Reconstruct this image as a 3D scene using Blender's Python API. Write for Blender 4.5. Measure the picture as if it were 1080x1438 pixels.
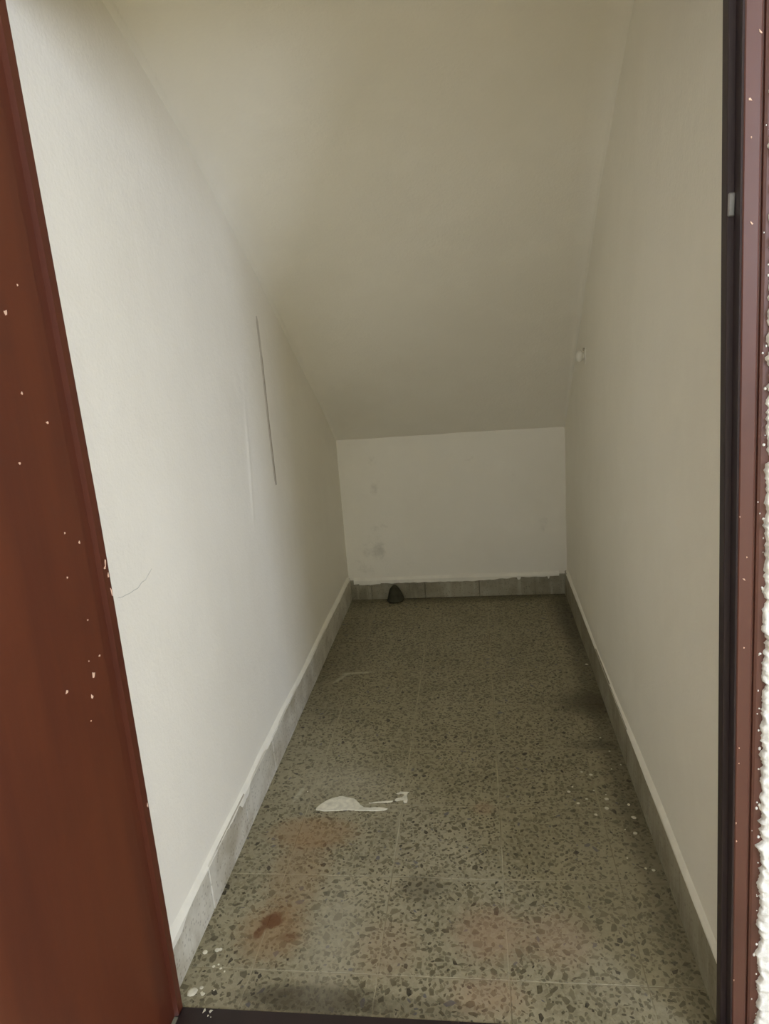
import bpy, bmesh, math, random
import numpy as np
from mathutils import Vector, Matrix, noise

for o in list(bpy.data.objects):
    bpy.data.objects.remove(o)
random.seed(7)
scene = bpy.context.scene
C = scene.collection

# ------------------------------------------------------------------ camera
F_PX, W_PX, H_PX = 979.94, 1080, 1438
CAM_R = [[0.98971346, 0.11990132, -0.07804451],
         [0.04602757, 0.24965308, 0.96724082],
         [-0.13545750, 0.96088345, -0.24156625]]      # right, up, forward
cam_data = bpy.data.cameras.new('camera')
cam_data.sensor_fit = 'VERTICAL'
cam_data.sensor_height = 36.0
cam_data.lens = F_PX / H_PX * 36.0
cam_data.clip_start = 0.02
cam = bpy.data.objects.new('camera', cam_data)
C.objects.link(cam)
r, u, f = [Vector(v) for v in CAM_R]
m = Matrix((r, u, -f)).transposed().to_4x4()
m.translation = Vector((0, 0, 0.94667))
cam.matrix_world = m
scene.camera = cam

# ------------------------------------------------------------------ world, daylight, exposure
world = bpy.data.worlds.new('world')
scene.world = world
world.use_nodes = True
world.node_tree.nodes['Background'].inputs[0].default_value = (0.75, 0.85, 1.0, 1)
world.node_tree.nodes['Background'].inputs[1].default_value = 0.4

HALL_X0, HALL_X1, HALL_Y0, HALL_Z = -1.7, 2.25, -3.0, 2.6
WIN_Y0, WIN_Y1, WIN_Z0, WIN_Z1 = -2.3, -1.2, 0.8, 2.15
REAR_X0, REAR_X1, REAR_Z0, REAR_Z1 = -1.3, -0.3, 0.9, 2.0

def area_light(name, loc, rot, sx, sy, power, col):
    l = bpy.data.lights.new(name, 'AREA')
    l.shape = 'RECTANGLE'
    l.size, l.size_y = sx, sy
    l.energy = power
    l.color = col
    o = bpy.data.objects.new(name, l)
    o.location = loc
    o.rotation_euler = rot
    C.objects.link(o)
    return o
# daylight coming through the hall window
area_light('window_daylight', (HALL_X1 + 0.06, (WIN_Y0 + WIN_Y1) / 2, (WIN_Z0 + WIN_Z1) / 2),
           (0, math.radians(90), 0), WIN_Z1 - WIN_Z0, WIN_Y1 - WIN_Y0, 59, (0.70, 0.785, 1.0))
# added fill light in an invented rear hall window, lifting the closet interior
area_light('rear_fill_light', ((REAR_X0 + REAR_X1) / 2, HALL_Y0 - 0.06, (REAR_Z0 + REAR_Z1) / 2),
           (math.radians(90), 0, 0), REAR_X1 - REAR_X0, REAR_Z1 - REAR_Z0, 4, (0.70, 0.785, 1.0))

scene.view_settings.view_transform = 'Standard'
scene.view_settings.look = 'None'
scene.view_settings.gamma = 1
scene.view_settings.use_curve_mapping = False
scene.view_settings.exposure = 1.22
scene.cycles.use_denoising = True
scene.cycles.max_bounces = 16
scene.cycles.diffuse_bounces = 10
scene.cycles.sample_clamp_indirect = 4

# ------------------------------------------------------------------ helpers
def srgb(r, g, b):
    def c(v):
        v /= 255.0
        return v / 12.92 if v <= 0.04045 else ((v + 0.055) / 1.055) ** 2.4
    return (c(r), c(g), c(b), 1)

class Mat:
    """small node-material builder working in world position"""
    def __init__(self, name, rough=0.7, spec=0.3):
        self.m = bpy.data.materials.new(name)
        self.m.use_nodes = True
        self.nt = self.m.node_tree
        self.b = self.nt.nodes['Principled BSDF']
        self.b.inputs['Roughness'].default_value = rough
        self.b.inputs['Specular IOR Level'].default_value = spec
        self.pos = self.nt.nodes.new('ShaderNodeNewGeometry').outputs['Position']
    def n(self, t, **kw):
        nd = self.nt.nodes.new(t)
        for k, v in kw.items():
            setattr(nd, k, v)
        return nd
    def link(self, a, b):
        self.nt.links.new(a, b)
    def put(self, sock, v):
        if isinstance(v, bpy.types.NodeSocket):
            self.link(v, sock)
        else:
            sock.default_value = v
    def map(self, loc=(0, 0, 0), rot=(0, 0, 0), scale=(1, 1, 1), src=None):
        nd = self.n('ShaderNodeMapping', vector_type='TEXTURE')
        self.put(nd.inputs['Vector'], src or self.pos)
        nd.inputs['Location'].default_value = loc
        nd.inputs['Rotation'].default_value = rot
        nd.inputs['Scale'].default_value = scale
        return nd.outputs[0]
    def noise(self, scale, detail=3, rough=0.5, vec=None, out='Fac'):
        nd = self.n('ShaderNodeTexNoise')
        self.put(nd.inputs['Vector'], vec or self.pos)
        nd.inputs['Scale'].default_value = scale
        nd.inputs['Detail'].default_value = detail
        nd.inputs['Roughness'].default_value = rough
        return nd.outputs[out]
    def voronoi(self, scale, feature='F1', vec=None, out='Distance', rnd=1.0):
        nd = self.n('ShaderNodeTexVoronoi', feature=feature)
        self.put(nd.inputs['Vector'], vec or self.pos)
        nd.inputs['Scale'].default_value = scale
        nd.inputs['Randomness'].default_value = rnd
        return nd.outputs[out]
    def ramp(self, v, a, b, lo=0.0, hi=1.0):
        nd = self.n('ShaderNodeMapRange', interpolation_type='SMOOTHSTEP')
        self.put(nd.inputs[0], v)
        for i, x in enumerate((a, b, lo, hi)):
            nd.inputs[i + 1].default_value = x
        return nd.outputs[0]
    def math(self, op, a, b=0.0):
        nd = self.n('ShaderNodeMath', operation=op)
        self.put(nd.inputs[0], a)
        self.put(nd.inputs[1], b)
        return nd.outputs[0]
    def mix(self, fac, a, b, blend='MIX'):
        nd = self.n('ShaderNodeMix', data_type='RGBA', blend_type=blend)
        self.put(nd.inputs[0], fac)
        self.put(nd.inputs[6], a)
        self.put(nd.inputs[7], b)
        return nd.outputs[2]
    def blob(self, x, y, rx, ry, rot=0.0, wob=0.5, soft=0.5, z=None):
        """irregular spot on the floor: 1 inside, 0 outside"""
        v = self.map((x, y, 0), (0, 0, rot), (rx, ry, 1000))
        ln = self.n('ShaderNodeVectorMath', operation='LENGTH')
        self.link(v, ln.inputs[0])
        if not hasattr(self, 'wobble'):
            self.wobble = self.math('SUBTRACT', self.noise(60, 6, 0.75), 0.5)
        d = self.math('ADD', ln.outputs['Value'], self.math('MULTIPLY', self.wobble, wob * 2))
        return self.ramp(d, 1.0 + soft, 1.0 - soft)
    def color(self, c):
        self.put(self.b.inputs['Base Color'], c)
    def bump(self, h, strength=0.2, dist=0.01):
        nd = self.n('ShaderNodeBump')
        nd.inputs['Strength'].default_value = strength
        nd.inputs['Distance'].default_value = dist
        self.put(nd.inputs['Height'], h)
        self.link(nd.outputs[0], self.b.inputs['Normal'])

def link_mesh(name, verts, faces, mat, parent=None, smooth=False):
    me = bpy.data.meshes.new(name)
    me.from_pydata([tuple(v) for v in verts], [], faces)
    me.update()
    if smooth:
        me.polygons.foreach_set('use_smooth', [True] * len(me.polygons))
    me.materials.append(mat)
    o = bpy.data.objects.new(name, me)
    C.objects.link(o)
    o.parent = parent
    return o

def link_bm(name, bm, mat, parent=None, smooth=False):
    bmesh.ops.recalc_face_normals(bm, faces=bm.faces)
    me = bpy.data.meshes.new(name)
    bm.to_mesh(me)
    bm.free()
    if smooth:
        me.polygons.foreach_set('use_smooth', [True] * len(me.polygons))
    me.materials.append(mat)
    o = bpy.data.objects.new(name, me)
    C.objects.link(o)
    o.parent = parent
    return o

def add_box(bm, x0, x1, y0, y1, z0, z1, bevel=0.0):
    vs = [bm.verts.new((x, y, z)) for z in (z0, z1) for y in (y0, y1) for x in (x0, x1)]
    fs = [bm.faces.new([vs[i] for i in q]) for q in
          ((0, 2, 3, 1), (4, 5, 7, 6), (0, 1, 5, 4), (2, 6, 7, 3), (0, 4, 6, 2), (1, 3, 7, 5))]
    if bevel:
        es = list({e for fc in fs for e in fc.edges})
        bmesh.ops.bevel(bm, geom=es, offset=bevel, segments=1, affect='EDGES', profile=0.5)
    return vs

def structure(o):
    o['kind'] = 'structure'
    return o

def tag(o, label, cat, group=None):
    o['label'] = label
    o['category'] = cat
    if group:
        o['group'] = group
    return o

def nz(x, y, z=0.0, s=1.0):
    return noise.noise(Vector((x * s, y * s, z * s)))

# ------------------------------------------------------------------ dimensions (metres)
XL, XR, YB = -0.4916, 0.2915, 2.4297        # faces of the skirting
SK = 0.008                                  # skirting stands this far off the plaster
WL, WR, WB = XL - SK, XR + SK, YB + SK      # plaster faces
YF = 0.783                                  # closet side of the door frame
TILE, XJ, YJ = 0.2, 0.01136, 0.85204        # floor tile size and one joint crossing

# ------------------------------------------------------------------ materials
def plaster(name, col, dirt=0.0):
    M = Mat(name, 0.62, 0.25)
    big = M.noise(2.2, 4, 0.55)
    c = M.mix(M.ramp(big, 0.3, 0.72), col, tuple(v * k for v, k in zip(col[:3], (0.94, 0.935, 0.92))) + (1,))
    mid = M.noise(9, 5, 0.6)
    c = M.mix(M.ramp(mid, 0.45, 0.8, 0, 0.35), c, tuple(v * 1.06 for v in col[:3]) + (1,))
    if dirt:
        d = M.ramp(M.noise(6, 6, 0.65), 0.6, 0.75, 0, dirt)
        c = M.mix(d, c, srgb(150, 146, 128))
    M.color(c)
    h = M.math('ADD', M.noise(160, 3, 0.6), M.math('MULTIPLY', M.noise(22, 3), 2.0))
    M.bump(h, 0.18, 0.004)
    return M.m
m_wall = plaster('cream_plaster', (0.84, 0.805, 0.705, 1))
m_wall_back = plaster('cream_plaster_marked', (0.84, 0.805, 0.705, 1), 0.35)
m_ceiling = plaster('cream_plaster_soffit', (0.83, 0.795, 0.69, 1))

def floor_stains_and_tones(M, c):
    def st(c, args, col, k):
        return M.mix(M.math('MULTIPLY', M.blob(*args), k), c, col)
    rust, rust2 = srgb(96, 58, 28), srgb(138, 104, 66)
    c = st(c, (-0.36, 1.165, 0.085, 0.045, 0.0, .45, .35), rust2, 0.42)
    c = st(c, (-0.365, 1.06, 0.05, 0.11, 0.0, .6, .5), rust2, 0.30)
    c = st(c, (-0.375, 0.925, 0.055, 0.055, 0.0, .6, .5), rust2, 0.45)
    c = st(c, (-0.383, 0.947, 0.018, 0.016, 0.4, .5, .3), rust, 0.85)
    c = st(c, (-0.398, 0.922, 0.008, 0.014, -0.3, .5, .3), rust, 0.7)
    c = st(c, (-0.345, 0.915, 0.016, 0.010, 0.2, .6, .4), rust, 0.45)
    dark = srgb(58, 50, 34)
    c = st(c, (0.252, 1.66, 0.065, 0.06, 0.0, .5, .6), dark, 0.62)
    c = st(c, (0.24, 1.47, 0.05, 0.02, 0.0, .6, .5), dark, 0.35)
    c = st(c, (-0.135, 1.03, 0.038, 0.03, 0.3, .5, .6), dark, 0.40)
    c = st(c, (-0.285, 0.806, 0.10, 0.026, 0.0, .6, .45), dark, 0.75)
    c = st(c, (-0.12, 0.80, 0.09, 0.016, 0.0, .6, .45), dark, 0.35)
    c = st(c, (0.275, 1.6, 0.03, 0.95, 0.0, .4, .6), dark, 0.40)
    c = st(c, (-0.07, 2.43, 0.4, 0.05, 0.0, .3, .6), dark, 0.45)  # this and the next two: darker along the back edge and rear sides
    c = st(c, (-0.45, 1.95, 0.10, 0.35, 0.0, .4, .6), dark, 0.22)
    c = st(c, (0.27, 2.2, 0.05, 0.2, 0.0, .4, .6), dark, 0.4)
    pink = srgb(156, 124, 98)
    c = st(c, (-0.015, 0.935, 0.055, 0.05, 0.0, .6, .6), pink, 0.40)
    c = st(c, (0.095, 0.93, 0.05, 0.05, 0.0, .6, .6), pink, 0.32)
    c = st(c, (-0.02, 0.825, 0.05, 0.03, 0.0, .6, .6), pink, 0.35)
    c = st(c, (-0.02, 1.245, 0.02, 0.02, 0.0, .6, .6), pink, 0.3)
    c = st(c, (-0.18, 0.90, 0.045, 0.05, 0.0, .6, .6), pink, 0.2)
    dust = srgb(172, 166, 146)
    c = st(c, (-0.27, 0.92, 0.045, 0.10, 0.0, .6, .7), dust, 0.32)
    c = st(c, (-0.33, 1.33, 0.10, 0.06, 0.0, .5, .7), dust, 0.22)
    c = st(c, (0.20, 1.0, 0.09, 0.20, 0.0, .5, .7), dust, 0.14)
    sc = srgb(190, 184, 160)
    c = st(c, (-0.375, 1.843, 0.05, 0.006, 0.12, .5, .5), sc, 0.5)
    c = st(c, (-0.423, 1.81, 0.035, 0.006, 1.05, .5, .5), sc, 0.4)
    c = st(c, (-0.418, 1.285, 0.005, 0.028, -0.25, .5, .5), sc, 0.4)
    return c

def terrazzo(name, stains=True):
    M = Mat(name, 0.5, 0.35)
    base = M.mix(M.ramp(M.noise(7, 5, 0.6), 0.3, 0.7), srgb(146, 138, 112), srgb(126, 119, 94))
    fine = M.noise(95, 4, 0.7)
    base = M.mix(M.ramp(fine, 0.35, 0.7, 0, 0.6), base, srgb(160, 152, 126))
    wv = M.map(src=M.pos, rot=(0, 0, 0.5))
    e = M.voronoi(150, 'DISTANCE_TO_EDGE', wv)
    rnd = M.voronoi(150, 'F1', wv, 'Color')
    sep = M.n('ShaderNodeSeparateColor')
    M.link(rnd, sep.inputs[0])
    chip = M.math('MULTIPLY', M.ramp(e, 0.05, 0.12), M.ramp(sep.outputs[0], 0.58, 0.62))
    base = M.mix(M.math('MULTIPLY', chip, 0.7), base, M.mix(sep.outputs[1], srgb(74, 68, 48), srgb(120, 112, 88)))
    pits = M.ramp(M.voronoi(70, 'F1'), 0.16, 0.08)
    base = M.mix(M.math('MULTIPLY', pits, 0.75), base, srgb(52, 46, 32))
    if stains:
        base = floor_stains_and_tones(M, base)
    M.color(base)
    M.bump(M.math('ADD', M.noise(220, 3), M.math('MULTIPLY', pits, -1.5)), 0.25, 0.002)
    return M.m
m_tile = terrazzo('terrazzo')

def chip_material():
    M = Mat('terrazzo_chip', 0.42, 0.4)
    at = M.n('ShaderNodeAttribute', attribute_name='chip_col')
    c = M.mix(M.ramp(M.noise(160, 3), 0.3, 0.7, 0, 0.35), at.outputs['Color'], srgb(120, 112, 88))
    M.color(floor_stains_and_tones(M, c))
    return M.m
m_chip = chip_material()

def grout_material():
    M = Mat('grout', 0.8, 0.2)
    M.color(floor_stains_and_tones(M, M.mix(M.ramp(M.noise(7, 4), 0.35, 0.65), srgb(126, 118, 94), srgb(168, 160, 134))))
    return M.m
m_grout = grout_material()

def skirting_material(name, a, b):
    M = Mat(name, 0.55, 0.3)
    c = M.mix(M.ramp(M.noise(8, 5, 0.65), 0.35, 0.68), a, b)
    # brushed vertical scratches
    v = M.map(scale=(0.02, 0.004, 0.14))
    s = M.ramp(M.noise(1.0, 3, 0.6, v), 0.52, 0.72)
    c = M.mix(M.math('MULTIPLY', s, 0.45), c, srgb(182, 176, 156))
    e = M.ramp(M.voronoi(110, 'F1'), 0.30, 0.2)
    c = M.mix(M.math('MULTIPLY', e, 0.35), c, srgb(90, 84, 66))
    M.color(c)
    M.bump(M.noise(150, 3), 0.2, 0.002)
    return M.m
m_skirt = skirting_material('skirting_terrazzo', srgb(158, 152, 132), srgb(128, 121, 99))
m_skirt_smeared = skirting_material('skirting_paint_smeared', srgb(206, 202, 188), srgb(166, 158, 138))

def simple(name, col, rough=0.6, spec=0.3, var=0.12, scale=25, metal=0.0):
    M = Mat(name, rough, spec)
    lo = tuple(v * (1 - var) for v in col[:3]) + (1,)
    hi = tuple(min(1, v * (1 + var)) for v in col[:3]) + (1,)
    M.color(M.mix(M.ramp(M.noise(scale, 4, 0.6), 0.3, 0.7), lo, hi))
    M.b.inputs['Metallic'].default_value = metal
    return M.m
m_paint = simple('white_paint', (0.79, 0.76, 0.66, 1), 0.6, 0.25, 0.04)
m_splash = simple('spilt_paint', srgb(205, 200, 180), 0.6, 0.3, 0.15, 60)
m_flake = simple('flaked_paint', srgb(225, 190, 165), 0.6)
m_stain_lump = simple('dark_lump', srgb(62, 60, 46), 0.85, 0.2, 0.25, 60)
m_crack = simple('hairline', srgb(196, 194, 182), 0.8)
m_seam = simple('darker_seam', srgb(198, 191, 176), 0.85, 0.2, 0.06, 30)
m_seam_dark = simple('darker_seam_core', srgb(165, 156, 138), 0.85, 0.2, 0.12, 30)
m_metal = simple('dull_metal', srgb(150, 148, 146), 0.5, 0.5, 0.1, 80, 0.8)
m_hall = plaster('hall_plaster', (0.86, 0.83, 0.73, 1))
m_hall_floor = simple('hall_floor', srgb(198, 186, 156), 0.5, 0.3, 0.1, 12)
m_window_trim = simple('window_trim', srgb(225, 225, 220), 0.4)

def brown_wood(name, a, b, rough, coat=0.0):
    M = Mat(name, rough, 0.45)
    v = M.map(scale=(0.05, 0.05, 0.6))
    g = M.noise(1.0, 5, 0.6, v)
    c = M.mix(M.ramp(g, 0.3, 0.7), a, b)
    c = M.mix(M.ramp(M.noise(5, 5, 0.6), 0.5, 0.75, 0, 0.5), c, tuple(x * 0.72 for x in a[:3]) + (1,))
    M.color(c)
    M.bump(M.math('ADD', g, M.math('MULTIPLY', M.noise(60, 3), 0.4)), 0.12, 0.003)
    M.b.inputs['Coat Weight'].default_value = coat
    M.b.inputs['Coat Roughness'].default_value = 0.3
    return M.m
m_leaf = brown_wood('brown_door_paint', srgb(78, 35, 20), srgb(90, 43, 23), 0.5)
m_frame = brown_wood('brown_frame_paint', srgb(80, 46, 37), srgb(90, 53, 42), 0.36, 0.15)
m_sill = brown_wood('dark_sill', srgb(42, 29, 27), srgb(36, 26, 24), 0.5)
m_stop = brown_wood('shaded_stop', srgb(54, 40, 42), srgb(46, 34, 36), 0.5)  # shade of the right rebate put into a darker stop colour

def stucco_material():
    M = Mat('white_stucco', 0.75, 0.25)
    M.color(M.mix(M.noise(60, 4), (0.82, 0.81, 0.77, 1), (0.74, 0.73, 0.68, 1)))
    M.bump(M.noise(180, 4, 0.6), 0.4, 0.004)
    return M.m
m_stucco = stucco_material()

# ------------------------------------------------------------------ floor of the closet: bed, tiles, chips
bm = bmesh.new()
add_box(bm, WL - 0.05, WR + 0.05, YF, WB + 0.05, -0.06, -0.0005)
floor = structure(link_bm('floor', bm, m_grout))

xs = [XJ + k * TILE for k in range(-4, 4)]
ys = [YJ + k * TILE for k in range(-1, 10)]
G = 0.0007
tile_rects = []
full = None
for i in range(len(xs) - 1):
    for j in range(len(ys) - 1):
        x0, x1 = max(xs[i] + G, WL), min(xs[i + 1] - G, WR)
        y0, y1 = max(ys[j] + G, YF), min(ys[j + 1] - G, WB)
        if x1 - x0 < 0.005 or y1 - y0 < 0.005:
            continue
        tile_rects.append((x0, x1, y0, y1, i, j))
        whole = (x1 - x0 > TILE - 0.003) and (y1 - y0 > TILE - 0.003)
        if whole and full:
            o = bpy.data.objects.new('tile', full)
            C.objects.link(o)
            o.parent = floor
            o.location = ((x0 + x1) / 2, (y0 + y1) / 2, 0)
        else:
            cx, cy = (x0 + x1) / 2, (y0 + y1) / 2
            bm = bmesh.new()
            add_box(bm, x0 - cx, x1 - cx, y0 - cy, y1 - cy, -0.02, 0, 0.0006)
            o = link_bm('tile', bm, m_tile, floor)
            o.location = (cx, cy, 0)
            if whole:
                full = o.data

# stone chips ground flush into the tiles
cv, cf, ccol = [], [], []
rng = random.Random(3)
cell = 0.02
for (x0, x1, y0, y1, ti, tj) in tile_rects:
    grid = {}
    trng = random.Random(ti * 31 + tj)
    big = 1.0 if y0 < 1.05 else 0.8
    sparse = 0.55 if (ti == 1 or ti == 5) else 1.0       # worn columns beside both walls
    n = int(330 * sparse * (x1 - x0) * (y1 - y0) / 0.04)
    placed = 0
    for _ in range(n * 5):
        t = trng.random()
        a = (0.0036 + 0.0075 * t ** 2.0) * big              # half length
        el = trng.uniform(0.36, 0.85)
        px, py = trng.uniform(x0 + a, x1 - a), trng.uniform(y0 + a, y1 - a)
        gx, gy = int(px / cell), int(py / cell)
        ok = True
        for dx in (-1, 0, 1):
            for dy in (-1, 0, 1):
                for (qx, qy, qa) in grid.get((gx + dx, gy + dy), ()):
                    if math.hypot(px - qx, py - qy) < (a * (el + 1) / 2 + qa) * 0.95:
                        ok = False
        if not ok:
            continue
        grid.setdefault((gx, gy), []).append((px, py, a * (el + 1) / 2))
        placed += 1
        ang = trng.uniform(0, math.pi)
        k = trng.choice((4, 4, 5, 5, 6, 7))
        angs = sorted((2 * math.pi * (q + trng.uniform(-0.32, 0.32)) / k) for q in range(k))
        ca, sa = math.cos(ang), math.sin(ang)
        v0 = len(cv)
        top = 0.00025
        ring = []
        for q in angs:
            rr = trng.uniform(0.66, 1.12)
            lx, ly = a * rr * math.cos(q), a * el * rr * math.sin(q)
            ring.append((px + lx * ca - ly * sa, py + lx * sa + ly * ca))
        cv += [(p[0], p[1], top) for p in ring] + [(p[0], p[1], -0.001) for p in ring]
        cf.append(list(range(v0, v0 + k)))
        for q in range(k):
            cf.append([v0 + q, v0 + k + q, v0 + k + (q + 1) % k, v0 + (q + 1) % k])
        h = trng.random()
        if h < 0.07:
            col = srgb(48, 42, 30)
        elif h < 0.11:
            col = srgb(96, 92, 92)
        elif h < 0.22:
            col = srgb(76, 70, 50)
        elif h < 0.30:
            col = srgb(150, 142, 116)
        else:
            w = trng.random()
            col = tuple(p * w + q * (1 - w) for p, q in zip(srgb(112, 104, 80), srgb(80, 73, 53)))
        ccol += [col] * (2 * k)
        if placed >= n:
            break
chips = link_mesh('stone_chips', cv, cf, m_chip, floor)
at = chips.data.color_attributes.new('chip_col', 'FLOAT_COLOR', 'POINT')
at.data.foreach_set('color', np.array(ccol, dtype=np.float32).ravel())
chips['kind'] = 'stuff'

# spilt white paint
def flat_blob(name, pts, z0, z1, mat, parent, sub=3, jit=0.0012, seed=1):
    """closed outline, smoothed, as a thin film with a rounded lip"""
    rg = random.Random(seed)
    n = len(pts)
    out = []
    for i in range(n):
        p0, p1, p2, p3 = [Vector(pts[(i + k) % n]) for k in (-1, 0, 1, 2)]
        for s in range(sub):
            t = s / sub
            q = 0.5 * ((2 * p1) + (-p0 + p2) * t + (2 * p0 - 5 * p1 + 4 * p2 - p3) * t * t + (-p0 + 3 * p1 - 3 * p2 + p3) * t ** 3)
            out.append(q + Vector((rg.uniform(-jit, jit), rg.uniform(-jit, jit))))
    c = sum(out, Vector((0, 0))) / len(out)
    bm = bmesh.new()
    b = [bm.verts.new((p.x, p.y, z0)) for p in out]
    t = [bm.verts.new((p.x + (c.x - p.x) * 0.04, p.y + (c.y - p.y) * 0.04, z1)) for p in out]
    k = len(out)
    for i in range(k):
        bm.faces.new((b[i], b[(i + 1) % k], t[(i + 1) % k], t[i]))
    bm.faces.new(t)
    bmesh.ops.triangulate(bm, faces=[fc for fc in bm.faces if len(fc.verts) > 4])
    return link_bm(name, bm, mat, parent)

flat_blob('paint_splash', [(-0.3686, 1.2316), (-0.3576, 1.2594), (-0.335, 1.2767), (-0.312, 1.276), (-0.29, 1.268), (-0.276, 1.250),
                           (-0.262, 1.2416), (-0.238, 1.2425), (-0.218, 1.239), (-0.225, 1.2335), (-0.26, 1.2315), (-0.30, 1.2325)],
          0, 0.0011, m_splash, floor)
flat_blob('paint_splash', [(-0.262, 1.2565), (-0.235, 1.262), (-0.212, 1.265), (-0.214, 1.2605), (-0.24, 1.2575)], 0, 0.0009, m_splash, floor, seed=2)
flat_blob('paint_splash', [(-0.205, 1.288), (-0.196, 1.295), (-0.179, 1.294), (-0.182, 1.285), (-0.179, 1.262), (-0.186, 1.258),
                           (-0.189, 1.268), (-0.203, 1.264), (-0.205, 1.270), (-0.192, 1.277), (-0.189, 1.287)], 0, 0.0009, m_splash, floor, seed=3)

# dried paint drops
bm = bmesh.new()
vs = []
for (rr, z) in ((1.0, 0), (0.86, 0.10), (0.5, 0.16)):
    vs.append([bm.verts.new((rr * math.cos(2 * math.pi * k / 10) * (1 + 0.1 * math.sin(3 * k)), rr * math.sin(2 * math.pi * k / 10), z)) for k in range(10)])
for a, b in ((0, 1), (1, 2)):
    for k in range(10):
        bm.faces.new((vs[a][k], vs[a][(k + 1) % 10], vs[b][(k + 1) % 10], vs[b][k]))
bm.faces.new(vs[2])
drop0 = link_bm('paint_drop', bm, m_splash, floor, True)
drops = [(0.2161, 1.5251, 1.6), (0.2547, 1.5007, 2.6), (0.2656, 1.4459, 2.4), (0.2804, 1.3947, 2.4), (0.2578, 1.379, 2),
         (0.1929, 1.3683, 2.8), (0.2109, 1.3583, 4), (0.1663, 1.3162, 2.2), (0.1568, 1.2996, 4), (0.2081, 1.3049, 2.2),
         (0.1894, 1.277, 3), (0.1704, 1.2633, 3.4), (0.2301, 1.2913, 2), (0.2291, 1.2776, 4.4), (0.2239, 1.2488, 4.6),
         (0.1998, 1.229, 3.6), (0.269, 1.2604, 3.8), (0.2704, 1.222, 5), (0.2634, 1.1775, 4.2), (0.2354, 1.1116, 2.2),
         (0.2744, 1.0833, 3.2), (0.262, 1.087, 2.4), (0.2814, 1.874, 5), (0.247, 1.187, 1.8),
         (-0.477, 0.8796, 4.6), (-0.4582, 0.8846, 4.4), (-0.453, 0.886, 3.2), (-0.4703, 0.8085, 8.5), (-0.4585, 0.8164, 3.2),
         (-0.4521, 0.8059, 3.2), (-0.455, 0.808, 2.2), (-0.453, 0.8542, 2.6), (-0.44, 0.851, 2.4), (-0.446, 0.858, 1.8),
         (-0.432, 0.846, 2.0), (-0.437, 0.813, 1.8), (-0.401, 1.293, 2.2)]
for i, (x, y, rad) in enumerate(drops):
    o = drop0 if i == 0 else drop0.copy()
    if i:
        C.objects.link(o)
    o.location = (x, y, 0.0001)
    o.scale = (rad * 0.001, rad * 0.001 * rng.uniform(0.7, 1.0), rad * 0.001)
    o.rotation_euler.z = rng.uniform(0, 6)

# ------------------------------------------------------------------ walls of the closet
def lin(a, b, step):
    n = max(1, round((b - a) / step))
    return [a + (b - a) * k / n for k in range(n + 1)]

def slab_grid(name, us, vs, fn, back, mat):
    """plaster face as a grid fn(u, v) with a solid back fn(u, v) + back"""
    n, k = len(us), len(vs)
    verts = [fn(a, b) for a in us for b in vs]
    faces = [(i * k + j, (i + 1) * k + j, (i + 1) * k + j + 1, i * k + j + 1) for i in range(n - 1) for j in range(k - 1)]
    rim = [(i, 0) for i in range(n)] + [(n - 1, j) for j in range(1, k)] + [(i, k - 1) for i in range(n - 2, -1, -1)] + [(0, j) for j in range(k - 2, 0, -1)]
    b0 = len(verts)
    for (i, j) in rim:
        verts.append(tuple(Vector(verts[i * k + j]) + Vector(back)))
    L = len(rim)
    for q in range(L):
        i0, i1 = rim[q], rim[(q + 1) % L]
        faces.append((i0[0] * k + i0[1], b0 + q, b0 + (q + 1) % L, i1[0] * k + i1[1]))
    faces.append([b0 + q for q in range(L)][::-1])
    o = link_mesh(name, verts, faces, mat)
    bm = bmesh.new()
    bm.from_mesh(o.data)
    bmesh.ops.recalc_face_normals(bm, faces=bm.faces)
    for fc in bm.faces:
        fc.smooth = len(fc.verts) == 4 and fc.calc_area() < 0.005
    bm.to_mesh(o.data)
    bm.free()
    return structure(o)

def sstep(a, b, x):
    t = max(0.0, min(1.0, (x - a) / (b - a)))
    return t * t * (3 - 2 * t)

def left_face(y, z):
    d = 0.003 * nz(y, z, 3, 2.3) + 0.0012 * nz(y, z, 5, 7)
    # vertical plaster seam: a thin raised lip, and a softer one nearer the door
    a = sstep(0.612, 0.64, z) * (1 - 0.35 * sstep(0.75, 0.95, z)) * (1 - sstep(0.98, 1.05, z))
    yc = 1.656 + 0.003 * math.sin(z * 9)
    d -= 0.0008 * a * math.exp(-((y - yc) / 0.012) ** 2)
    b = sstep(0.565, 0.59, z) * (1 - sstep(0.72, 0.88, z))
    yc = 1.4494 + (z - 0.57) * 0.2
    d += 0.0018 * b * math.exp(-((y - yc) / 0.007) ** 2)
    return (WL + d, y, z)
yl = sorted(set([round(v, 4) for v in lin(YF, 1.42, 0.02) + lin(1.42, 1.53, 0.004) + lin(1.53, 1.63, 0.015) + lin(1.63, 1.675, 0.0018) + lin(1.675, WB + 0.06, 0.02)]))
wall_left = slab_grid('wall_left', yl, lin(-0.02, 1.75, 0.02), left_face, (-0.1, 0, 0), m_wall)

def right_face(y, z):
    d = 0.003 * nz(y, z, 11, 2.0) + 0.0012 * nz(y, z, 15, 6)
    d += 0.004 * math.exp(-((z - 0.13) / 0.05) ** 2) * sstep(1.0, 1.6, y) * (1 - sstep(2.0, 2.4, y))   # swelling above skirting
    return (WR - d, y, z)
wall_right = slab_grid('wall_right', lin(YF, WB + 0.06, 0.02), lin(-0.02, 1.85, 0.02), right_face, (0.1, 0, 0), m_wall)

def back_face(x, z):
    d = 0.003 * nz(x, z, 21, 4) + 0.001 * nz(x, z, 25, 14)
    return (x, WB - d, z)
wall_back = slab_grid('wall_back', lin(WL - 0.06, WR + 0.06, 0.015), lin(-0.02, 0.72, 0.015), back_face, (0, 0.1, 0), m_wall_back)

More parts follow.
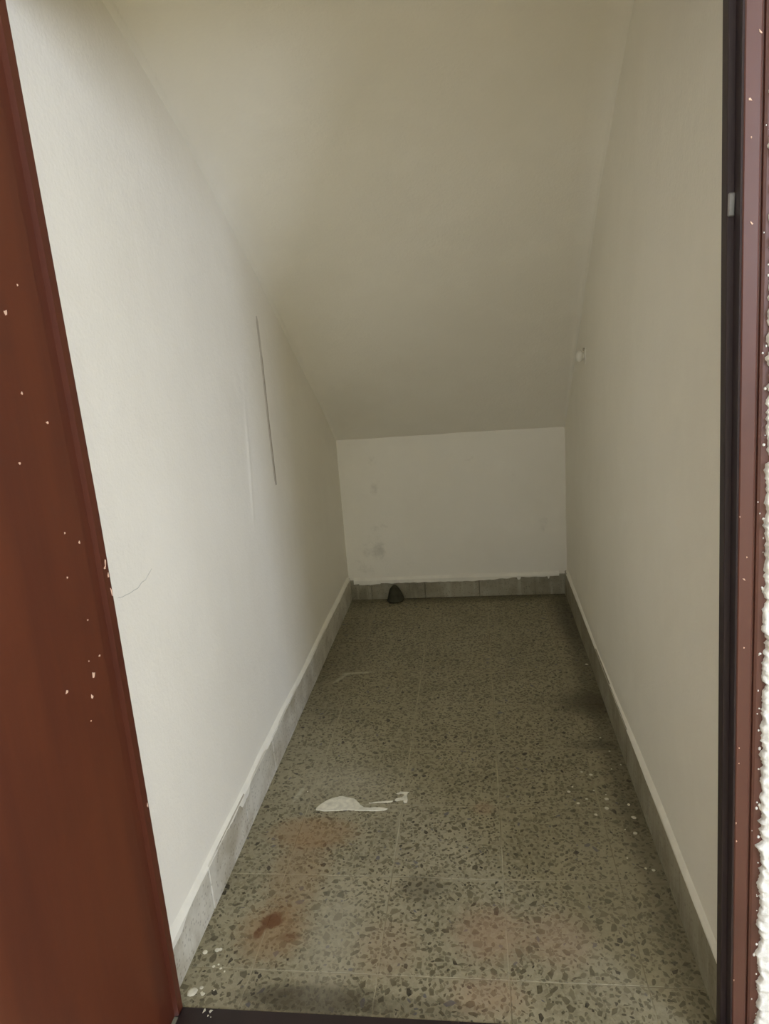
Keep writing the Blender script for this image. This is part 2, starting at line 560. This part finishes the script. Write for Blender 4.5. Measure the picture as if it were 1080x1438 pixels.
# sloping soffit of the stairs: two fitted side profiles, coved into the walls
PL = np.polyfit([2.4377, 2.178, 1.902, 1.681, 1.4386, 1.3396, 1.2444, 1.147, 0.95, 0.783],
                [0.598, 0.812, 0.985, 1.147, 1.290, 1.3526, 1.408, 1.4479, 1.53, 1.59], 3)
PR = np.polyfit([2.4377, 2.127, 1.989, 1.766, 1.677, 1.53, 1.412, 1.2, 0.783],
                [0.609, 0.885, 0.9956, 1.2214, 1.31, 1.4297, 1.4803, 1.58, 1.70], 3)
def soffit(x, y):
    t = (x - WL) / (WR - WL)
    zl, zr = np.polyval(PL, y), np.polyval(PR, y)
    z = zl + (zr - zl) * t
    r = 0.006 + 0.045 * sstep(2.38, 1.7, y)
    for d in (x - WL, WR - x):
        if d < r:
            z -= (r - math.sqrt(max(0, r * r - (r - max(d, 0)) ** 2))) * 0.8
    z += 0.25 * r
    z += 0.004 * nz(x, y, 31, 2.5) + 0.0012 * nz(x, y, 35, 9)
    return (x, y, z)
cx = sorted(set([round(v, 4) for v in lin(WL - 0.04, WL + 0.06, 0.004) + lin(WL + 0.06, WR - 0.06, 0.02) + lin(WR - 0.06, WR + 0.04, 0.004)]))
ceiling = slab_grid('ceiling', cx, lin(YF, WB + 0.03, 0.018), soffit, (0, 0, 0.12), m_ceiling)

# hairline crack on the left wall beside the door
def ribbon(name, pts, width, normal, lift, mat, parent):
    vs, fs = [], []
    nrm = Vector(normal)
    n = len(pts)
    for i, p in enumerate(pts):
        p = Vector(p)
        d = (Vector(pts[min(i + 1, n - 1)]) - Vector(pts[max(i - 1, 0)])).normalized()
        s = nrm.cross(d) * width * (0.35 if i in (0, n - 1) else 1) / 2
        for q in (p - s, p + s):
            vs += [q - nrm * 0.002, q + nrm * lift]
    for i in range(n - 1):
        a, b = 4 * i, 4 * (i + 1)
        fs += [(a + 1, b + 1, b + 3, a + 3), (a, b, b + 1, a + 1), (a + 2, a + 3, b + 3, b + 2)]
    fs += [(0, 1, 3, 2), (4 * n - 4, 4 * n - 2, 4 * n - 1, 4 * n - 3)]
    return link_mesh(name, vs, fs, mat, parent)
cr = [(0.852, 0.628), (0.865, 0.6245), (0.8746, 0.6235), (0.887, 0.6215), (0.8996, 0.6205), (0.912, 0.6205), (0.9253, 0.6225), (0.938, 0.624), (0.951, 0.6275), (0.963, 0.633)]
ribbon('hairline_crack', [(left_face(y, z)[0], y, z + 0.001 * math.sin(40 * y * 7)) for y, z in cr], 0.0010, (1, 0, 0), 0.0003, m_crack, wall_left)
# seam in the plaster, widening and darker towards its lower end
sv = []
for k in range(28):
    z = 1.02 - (1.02 - 0.613) * k / 27
    y = 1.657 + 0.0035 * math.sin(z * 9) + 0.001 * nz(z, 3, 0, 30)
    sv.append((left_face(y, z)[0], y, z))
ribbon('plaster_seam', sv, 0.017, (1, 0, 0), 0.0004, m_seam, wall_left)
ribbon('plaster_seam', [(x, y + 0.004, z) for x, y, z in sv[6:]], 0.006, (1, 0, 0), 0.0008, m_seam_dark, wall_left)

# ------------------------------------------------------------------ skirting
def skirting_run(name, a0, a1, first, h, place, mat):
    """a mortar strip with skirting tiles standing on it as parts; place(a0, a1, z0, z1, depth) -> box"""
    bm = bmesh.new()
    add_box(bm, *place(a0, a1, 0, h - 0.004, 0.0045, 0.012))
    base = structure(link_bm(name, bm, m_grout))
    a = first
    rg = random.Random(len(name))
    while a < a1 - 0.004:
        b = min(a + TILE, a1)
        s = max(a, a0)
        if b - s > 0.01:
            bm = bmesh.new()
            off = rg.uniform(-0.0006, 0.0006)
            add_box(bm, *place(s + 0.0008, b - 0.0008, 0.0, h + rg.uniform(-0.002, 0.002), 0.008 + off, 0.008), bevel=0.0012)
            link_bm('skirting_tile', bm, mat, base)
        a += TILE
    return base
left_place = lambda a, b, z0, z1, t, k: (WL - 0.006, WL + t, a, b, z0, z1)
right_place = lambda a, b, z0, z1, t, k: (WR - t, WR + 0.006, a, b, z0, z1)
back_place = lambda a, b, z0, z1, t, k: (a, b, WB - t, WB + 0.006, z0, z1)
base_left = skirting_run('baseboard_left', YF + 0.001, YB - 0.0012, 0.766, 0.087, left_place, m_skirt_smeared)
base_right = skirting_run('baseboard_right', YF + 0.001, YB - 0.0012, 0.79, 0.088, right_place, m_skirt)
base_back = skirting_run('baseboard_back', XL - 0.006, XR + 0.006, -0.615, 0.074, back_place, m_skirt)

# wall paint lapped raggedly over the top of the skirting
def paint_lap(name, a0, a1, low, top, pos, wall, seed, step=0.006, gap=None):
    rg = random.Random(seed)
    n = int((a1 - a0) / step)
    vs, fs = [], []
    for i in range(n + 1):
        a = a0 + (a1 - a0) * i / n
        lo = low(a, rg)
        for (k, z, d) in ((0, lo, 0.0002), (1, lo + 0.0012, 0.0013), (2, top(a) - 0.004, 0.0014), (3, top(a) + 0.001, -0.003), (4, top(a) + 0.010, -0.0135)):
            vs.append(pos(a, z, d))
        if i:
            b, c = 5 * (i - 1), 5 * i
            if gap and gap(a):
                continue
            for q in range(4):
                fs.append((b + q, c + q, c + q + 1, b + q + 1))
    return link_mesh(name, vs, fs, m_paint, wall)
def low_back(x, rg):
    z = 0.0615 + 0.004 * nz(x, 1, 0, 9) + 0.003 * nz(x, 5, 0, 40)
    z += 0.007 * sstep(-0.02, 0.12, x)
    if -0.46 < x < -0.38: z -= 0.004
    for c in (0.125, 0.133, 0.235):
        if abs(x - c) < 0.003: z -= 0.009
    return z
paint_lap('paint_edge', XL + 0.012, XR - 0.02, low_back, lambda x: 0.079, lambda a, z, d: (a, YB - d, z), wall_back, 5, 0.003)
def low_left(y, rg):
    z = 0.0835 + 0.004 * nz(y, 1, 0, 7) + 0.003 * nz(y, 5, 0, 35) + 0.0015 * nz(y, 9, 0, 120)
    z -= 0.014 * sstep(1.13, 1.15, y) * (1 - sstep(1.185, 1.205, y))
    z -= 0.010 * sstep(0.9, 0.83, y)
    for c, w in ((1.27, 0.06), (1.46, 0.05), (1.58, 0.03), (1.04, 0.03)):
        z += 0.012 * max(0.0, 1 - ((y - c) / w) ** 2)
    return min(z, 0.0885)
paint_lap('paint_edge', YF + 0.005, YB - 0.01, low_left, lambda y: 0.0895, lambda a, z, d: (XL + (d * 0.6 if d > 0 else d), a, z), wall_left, 6, 0.004)
def low_right(y, rg):
    return min(0.0892, 0.0875 + 0.003 * nz(y, 2, 0, 6) + 0.0015 * nz(y, 5, 0, 30))
paint_lap('paint_edge', YF + 0.004, YB - 0.012, low_right, lambda y: 0.0905, lambda a, z, d: (XR - (d * 0.6 if d > 0 else d), a, z), wall_right, 8, 0.006)

# ------------------------------------------------------------------ front partition with stucco and the hall around the camera
OPEN_Z = 1.375
def jx(z):  # right jamb, slightly out of plumb
    return 0.2835 - 0.0303 * z
def lx(z):  # left jamb
    return -0.4748 + 0.0100 * min(z / 0.75, 1.0) + 0.0006 * z
FW = 0.05   # frame member width
bm = bmesh.new()
add_box(bm, 0.345, HALL_X1, 0.752, YF, -0.02, HALL_Z)
add_box(bm, HALL_X0, -0.522, 0.752, YF, -0.02, HALL_Z)
add_box(bm, -0.522, 0.345, 0.752, YF, OPEN_Z + FW, HALL_Z)
wall_front = structure(link_bm('wall_front', bm, m_stucco))
# rough stucco coat lapping onto the frame edge
zs = lin(0.0, OPEN_Z + 0.1, 0.0022)
cols = 26
sv, sf = [], []
rg0 = random.Random(44)
for i, z in enumerate(zs):
    e = 0.3215 - 0.035 * z + 0.0045 * nz(1, z, 0, 90) + 0.004 * nz(2, z, 0, 38) + 0.0022 * nz(3, z, 0, 260) - 0.004 * max(0, nz(4, z, 0, 150) - 0.15) + rg0.uniform(-0.0007, 0.0007)
    for j in range(cols + 1):
        t = (j / cols) ** 1.5
        x = e + (0.42 - e) * t
        bump = 0.0042 * nz(x, z, 4, 120) + 0.003 * nz(x, z, 8, 45) + 0.0016 * nz(x, z, 12, 300)
        y = 0.7455 - bump
        if j == 0:
            y = 0.7535
        elif j == 1:
            y = 0.749 - 0.4 * bump
        sv.append((x, y, z))
    if i:
        a, b = (i - 1) * (cols + 1), i * (cols + 1)
        for j in range(cols):
            sf.append((a + j, a + j + 1, b + j + 1, b + j))
link_mesh('stucco_edge', sv, sf, m_stucco, wall_front, True)
# splashes of stucco on the frame
bm = bmesh.new()
rg = random.Random(12)
for _ in range(46):
    z = rg.uniform(0.02, 1.35)
    e = 0.3215 - 0.035 * z
    rad = rg.choice((0.0006, 0.0008, 0.0011, 0.0017))
    x = e - abs(rg.gauss(0, 0.0022)) - 0.0006
    mm = Matrix.Translation((x, 0.7505, z)) @ Matrix.Diagonal((1, 0.7, rg.uniform(0.8, 1.8), 1))
    bmesh.ops.create_icosphere(bm, subdivisions=1, radius=rad, matrix=mm)
sp = link_bm('stucco_spatter', bm, m_stucco, wall_front, True)
sp['kind'] = 'stuff'

def hall_box(name, mat, *boxes):
    bm = bmesh.new()
    for b in boxes:
        add_box(bm, *b)
    return structure(link_bm(name, bm, mat))
hall_box('floor_hall', m_hall_floor, (HALL_X0 - 0.1, HALL_X1 + 0.1, HALL_Y0 - 0.1, 0.70, -0.06, -0.0005))
hall_box('ceiling_hall', m_hall, (HALL_X0 - 0.1, HALL_X1 + 0.1, HALL_Y0 - 0.1, YF, HALL_Z, HALL_Z + 0.1))
hall_box('wall_hall_left', m_hall, (HALL_X0 - 0.1, HALL_X0, HALL_Y0, YF, -0.02, HALL_Z))
hall_box('wall_hall_rear', m_hall,
         (HALL_X0, REAR_X0, HALL_Y0 - 0.1, HALL_Y0, -0.02, HALL_Z), (REAR_X1, HALL_X1, HALL_Y0 - 0.1, HALL_Y0, -0.02, HALL_Z),
         (REAR_X0, REAR_X1, HALL_Y0 - 0.1, HALL_Y0, -0.02, REAR_Z0), (REAR_X0, REAR_X1, HALL_Y0 - 0.1, HALL_Y0, REAR_Z1, HALL_Z))
hall_box('added_rear_window', m_window_trim,  # unseen window trim added around the rear fill light
         (REAR_X0 - 0.06, REAR_X0, HALL_Y0 - 0.03, HALL_Y0 + 0.02, REAR_Z0 - 0.06, REAR_Z1 + 0.06),
         (REAR_X1, REAR_X1 + 0.06, HALL_Y0 - 0.03, HALL_Y0 + 0.02, REAR_Z0 - 0.06, REAR_Z1 + 0.06),
         (REAR_X0, REAR_X1, HALL_Y0 - 0.03, HALL_Y0 + 0.02, REAR_Z1, REAR_Z1 + 0.06),
         (REAR_X0, REAR_X1, HALL_Y0 - 0.03, HALL_Y0 + 0.05, REAR_Z0 - 0.06, REAR_Z0))
hall_box('wall_hall_right', m_hall,
         (HALL_X1, HALL_X1 + 0.1, HALL_Y0, WIN_Y0, -0.02, HALL_Z), (HALL_X1, HALL_X1 + 0.1, WIN_Y1, YF, -0.02, HALL_Z),
         (HALL_X1, HALL_X1 + 0.1, WIN_Y0, WIN_Y1, -0.02, WIN_Z0), (HALL_X1, HALL_X1 + 0.1, WIN_Y0, WIN_Y1, WIN_Z1, HALL_Z))
hall_box('window_1', m_window_trim,
         (HALL_X1 - 0.02, HALL_X1 + 0.03, WIN_Y0 - 0.06, WIN_Y0, WIN_Z0 - 0.06, WIN_Z1 + 0.06),
         (HALL_X1 - 0.02, HALL_X1 + 0.03, WIN_Y1, WIN_Y1 + 0.06, WIN_Z0 - 0.06, WIN_Z1 + 0.06),
         (HALL_X1 - 0.02, HALL_X1 + 0.03, WIN_Y0, WIN_Y1, WIN_Z1, WIN_Z1 + 0.06),
         (HALL_X1 - 0.05, HALL_X1 + 0.03, WIN_Y0, WIN_Y1, WIN_Z0 - 0.06, WIN_Z0))

# ------------------------------------------------------------------ door frame (jambs, head, sill, strike plate)
frame = bpy.data.objects.new('door_frame', None)
C.objects.link(frame)
frame.location = (-0.1, 0.765, 0)
frame['label'] = 'brown painted wooden door frame with rebated jamb beside white stucco'
frame['category'] = 'door frame'
# profile across the jamb: u away from the opening, y depth
STOP = [(0, YF), (0, 0.7690), (0.0008, 0.768), (0.0068, 0.768), (0.0068, 0.7520), (0.0085, 0.7512), (0.0085, YF)]  # includes a thin lining on the rebate side, coloured as shade on the right
PROF = [(0.0085, YF), (0.0085, 0.7509), (0.0096, 0.750), (0.0225, 0.750), (0.0240, 0.7512), (0.0242, 0.7545),
        (0.0262, 0.7545), (0.0270, 0.7520), (0.0295, 0.7508), (0.0400, 0.7508), (FW, 0.7515), (FW, YF)]
def jamb(name, xfun, sign, PROF, mat):
    zs = lin(0.0, OPEN_Z + FW, 0.05)
    vs, fs = [], []
    n = len(PROF)
    for z in zs:
        for (a, y) in PROF:
            vs.append((xfun(z) + sign * a + 0.1, y - 0.765, z))
    for i in range(len(zs) - 1):
        for j in range(n):
            q = (i * n + j, i * n + (j + 1) % n, (i + 1) * n + (j + 1) % n, (i + 1) * n + j)
            fs.append(q if sign < 0 else q[::-1])
    fs.append(list(range(n)))
    fs.append([(len(zs) - 1) * n + j for j in range(n)][::-1])
    o = link_mesh(name, vs, fs, mat, frame)
    bm = bmesh.new(); bm.from_mesh(o.data)
    bmesh.ops.recalc_face_normals(bm, faces=bm.faces)
    bm.to_mesh(o.data); bm.free()
    return o
for fn, sg in ((jx, 1), (lx, -1)):
    jamb('jamb', fn, sg, PROF, m_frame if sg > 0 else m_leaf)
    jamb('door_stop', fn, sg, STOP if sg > 0 else [q for q in STOP if q != (0.0008, 0.768)], m_stop if sg > 0 else m_leaf)
bm = bmesh.new()
add_box(bm, lx(OPEN_Z) + 0.1, jx(OPEN_Z) + 0.1, 0.768 - 0.765, YF - 0.765, OPEN_Z - 0.008, OPEN_Z + FW, 0.001)
add_box(bm, lx(OPEN_Z) + 0.1, jx(OPEN_Z) + 0.1, 0.750 - 0.765, 0.768 - 0.765, OPEN_Z, OPEN_Z + FW, 0.001)
link_bm('head', bm, m_frame, frame)
bm = bmesh.new()
add_box(bm, lx(0) + 0.1, jx(0) + 0.1, 0.70 - 0.765, YF - 0.0002 - 0.765, -0.03, 0.0025, 0.0015)
sill = link_bm('sill', bm, m_sill, frame)
sill['label'] = 'dark brown threshold board'
bm = bmesh.new()
add_box(bm, jx(1.045) + 0.1 + 0.0006, jx(1.045) + 0.1 + 0.0072, 0.7655 - 0.765, 0.7685 - 0.765, 1.0345, 1.0565, 0.0012)
sp = link_bm('strike_plate', bm, m_metal, frame)
sp['label'] = 'small grey metal strike plate'
# chipped paint specks on the lit jamb face and the sill
def flakes(name, spots, mat, parent, origin):
    """spots: (centre, half width, half height, tilt, across axis, up axis, normal)"""
    vs, fs = [], []
    rg = random.Random(len(spots))
    for (c, a, b, tilt, ax, up, nrm) in spots:
        c, ax, up, nrm = Vector(c) - Vector(origin), Vector(ax), Vector(up), Vector(nrm)
        k = 7
        v0 = len(vs)
        for lift in (0.0006, -0.0005):
            for q in range(k):
                t = 2 * math.pi * q / k
                rr = 0.75 + 0.25 * math.sin(q * 2.7 + a * 9000)
                px, py = a * rr * math.cos(t), b * rr * math.sin(t)
                px, py = px * math.cos(tilt) - py * math.sin(tilt), px * math.sin(tilt) + py * math.cos(tilt)
                vs.append(c + ax * px + up * py + nrm * lift)
        fs.append(list(range(v0, v0 + k)))
        for q in range(k):
            fs.append((v0 + q, v0 + k + q, v0 + k + (q + 1) % k, v0 + (q + 1) % k))
    o = link_mesh(name, vs, fs, mat, parent)
    bm = bmesh.new(); bm.from_mesh(o.data)
    bmesh.ops.recalc_face_normals(bm, faces=bm.faces)
    bm.to_mesh(o.data); bm.free()
    o['kind'] = 'stuff'
    return o
FO = (-0.1, 0.765, 0)
X, Y, Z = (1, 0, 0), (0, 1, 0), (0, 0, 1)
NY = (0, -1, 0)
js = []
for (z, a, uu, s, t) in ((1.186, .0035, .0215, .0009, -.9), (1.132, .0028, .0135, .0013, -.6), (1.10, .001, .015, .0014, 0), (1.025, .0033, .0165, .0009, -.9),
                         (0.665, .003, .0145, .0009, -.7), (0.69, .001, .017, .0012, 0), (0.585, .0012, .0155, .0012, .3), (0.735, .0009, .0095, .0011, 0),
                         (0.36, .0009, .0098, .0018, 0), (0.335, .001, .0105, .0016, 0), (0.05, .0009, .0098, .0014, 0), (0.13, .0008, .0097, .0016, 0),
                         (0.46, .0009, .012, .0012, 0), (0.44, .0012, .0120, .0008, -.8)):
    js.append(((jx(z) + uu, 0.750, z), a * 0.8, s, t, X, Z, NY))
flakes('chipped_paint', js, m_flake, frame, FO)
ss = [((x, y, 0.0025), a, b, t, X, Y, Z) for (x, y, a, b, t) in ((-0.4385, 0.7775, .0022, .0045, -.2), (-0.4285, 0.777, .0026, .0038, -.5), (-0.430, 0.770, .0014, .002, 0),
                                                             (0.262, 0.7755, .002, .003, 0), (-0.425, 0.768, .001, .001, 0))]
flakes('paint_specks', ss, m_splash, frame, FO)

# ------------------------------------------------------------------ door leaf, swung out into the hall
leaf = bpy.data.objects.new('door_leaf', None)
C.objects.link(leaf)
leaf.location = (lx(0) - 0.0035, 0.7490, 0)
leaf['label'] = 'reddish brown flush door standing open on the left'
leaf['category'] = 'door'
OPEN = math.radians(2.5)                 # beyond a right angle
LT, LW, LH = 0.034, 0.735, 1.37
vs, fs = [], []
zs = lin(0.006, LH, 0.05)
ring = [(0.0, 0.0015), (0.0015, 0.0), (LW - 0.0015, 0), (LW, 0.0015), (LW, LT - 0.0015), (LW - 0.0015, LT), (0.0015, LT), (0, LT - 0.0015)]  # (out, thick)
for z in zs:
    for (a, t) in ring:
        x = -t * math.cos(OPEN) - a * math.sin(OPEN)
        y = -a * math.cos(OPEN) + t * math.sin(OPEN)
        vs.append((lx(z) - lx(0) + x, y, z))
n = len(ring)
for i in range(len(zs) - 1):
    for j in range(n):
        fs.append((i * n + j, i * n + (j + 1) % n, (i + 1) * n + (j + 1) % n, (i + 1) * n + j))
fs.append(list(range(n))); fs.append([(len(zs) - 1) * n + j for j in range(n)])
panel = link_mesh('door_panel', vs, fs, m_leaf, leaf)
bm = bmesh.new(); bm.from_mesh(panel.data)
bmesh.ops.recalc_face_normals(bm, faces=bm.faces)
bm.to_mesh(panel.data); bm.free()
# hinges at the jamb
for z in (0.2, 1.25):
    bm = bmesh.new()
    bmesh.ops.create_cone(bm, cap_ends=True, segments=12, radius1=0.005, radius2=0.005, depth=0.08, matrix=Matrix.Translation((-LT - 0.003 + lx(z) - lx(0), -0.012, z)))
    link_bm('hinge', bm, m_metal, leaf, True)
# flaked paint
def on_leaf(a, z):
    return (leaf.location.x + lx(z) - lx(0) - a * math.sin(OPEN), leaf.location.y - a * math.cos(OPEN), z)
NXP = (1, 0, 0)
sp = []
for (a, z, w, h, t) in ((0.012, .5965, .0022, .0016, 0), (0.030, .580, .0034, .0048, .2), (0.040, .5565, .0024, .0036, -.4), (0.082, .586, .003, .0024, -.5),
                        (0.060, 1.0018, .0030, .0036, .5), (0.064, 1.043, .003, .003, .3), (0.028, .885, .003, .0018, .3), (0.060, .92, .0016, .002, 0),
                        (0.012, .7416, .0016, .0024, 0), (0.035, .76, .0012, .0016, 0), (0.045, .71, .0012, .0014, 0), (0.022, .648, .0012, .0012, 0),
                        (0.085, .85, .0022, .0016, .4), (0.034, .60, .001, .001, 0), (0.05, .53, .0012, .001, 0), (0.033, 1.03, .0012, .0016, 0)):
    sp.append((on_leaf(a, z), w, h, t, (0, -1, 0), Z, NXP))
flakes('chipped_paint', sp, m_flake, leaf, leaf.location)
sp = []
for (y, z, w, h, t) in ((0.7775, .703, .0014, .0060, .25), (0.7745, .697, .0024, .0022, .2), (0.7795, .6855, .0017, .0040, .15), (0.7805, .663, .0013, .0075, -.1), (0.7800, .352, .0016, .004, 0)):
    sp.append(((lx(z), y, z), w, h, t, (0, -1, 0), Z, NXP))
flakes('chipped_paint', sp, m_flake, frame, FO)

# ------------------------------------------------------------------ small things in the closet
# dark cone-shaped lump against the back skirting
bm = bmesh.new()
bmesh.ops.create_uvsphere(bm, u_segments=20, v_segments=14, radius=1)
for v in bm.verts:
    t = (v.co.z + 1) / 2
    w = 0.0285 * (1 - t ** 2.3) ** 0.7 * min(1, (t / 0.06) ** 0.5) + 0.0025 * (1 - t)
    k = math.hypot(v.co.x, v.co.y) or 1
    j = 1 + 0.16 * nz(v.co.x, v.co.y, v.co.z + 3, 1.7)
    v.co = Vector((v.co.x / k * w * j if k != 1 else v.co.x * w, v.co.y / k * w * 0.85 * j if k != 1 else v.co.y * w, t * 0.067))
lump = link_bm('dark_lump', bm, m_stain_lump, None, True)
lump.location = (-0.3235, YB - 0.029, 0.0)
tag(lump, 'small dark cone-shaped lump on the floor against the back skirting', 'lump')

# painted-over knob on the right wall
knob_root = bpy.data.objects.new('wall_knob', None)
C.objects.link(knob_root)
knob_root.location = (right_face(1.972, 0.858)[0], 1.972, 0.858)
tag(knob_root, 'small white painted knob on the right wall just below the sloping ceiling', 'wall knob')
def lathe_x(name, prof, mat, sy=1.0, sz=1.0, off=(0, 0), seg=18):
    vs, fs = [], []
    for (x, rad) in prof:
        for k in range(seg):
            t = 2 * math.pi * k / seg
            vs.append((-x, off[0] + rad * math.cos(t) * sy, off[1] + rad * math.sin(t) * sz))
    for i in range(len(prof) - 1):
        for k in range(seg):
            fs.append((i * seg + k, i * seg + (k + 1) % seg, (i + 1) * seg + (k + 1) % seg, (i + 1) * seg + k))
    fs.append(list(range(seg))); fs.append([(len(prof) - 1) * seg + k for k in range(seg)])
    o = link_mesh(name, vs, fs, mat, knob_root, True)
    bm = bmesh.new(); bm.from_mesh(o.data)
    bmesh.ops.recalc_face_normals(bm, faces=bm.faces)
    bm.to_mesh(o.data); bm.free()
    return o
lathe_x('mounting_plate', [(-0.004, 0.017), (0.0012, 0.0165), (0.0026, 0.0135), (0.003, 0.008)], m_paint, 1.0, 1.45)
lathe_x('stem', [(0.001, 0.009), (0.005, 0.0085), (0.010, 0.0085)], m_paint)
lathe_x('knob', [(0.006, 0.007), (0.008, 0.0125), (0.012, 0.0155), (0.018, 0.0150), (0.0225, 0.011), (0.0245, 0.004)], m_paint)
lathe_x('screw_hole', [(0.002, 0.0045), (0.006, 0.0045), (0.0065, 0.002)], m_seam_dark, 1, 1, (-0.004, 0.0165), 10)
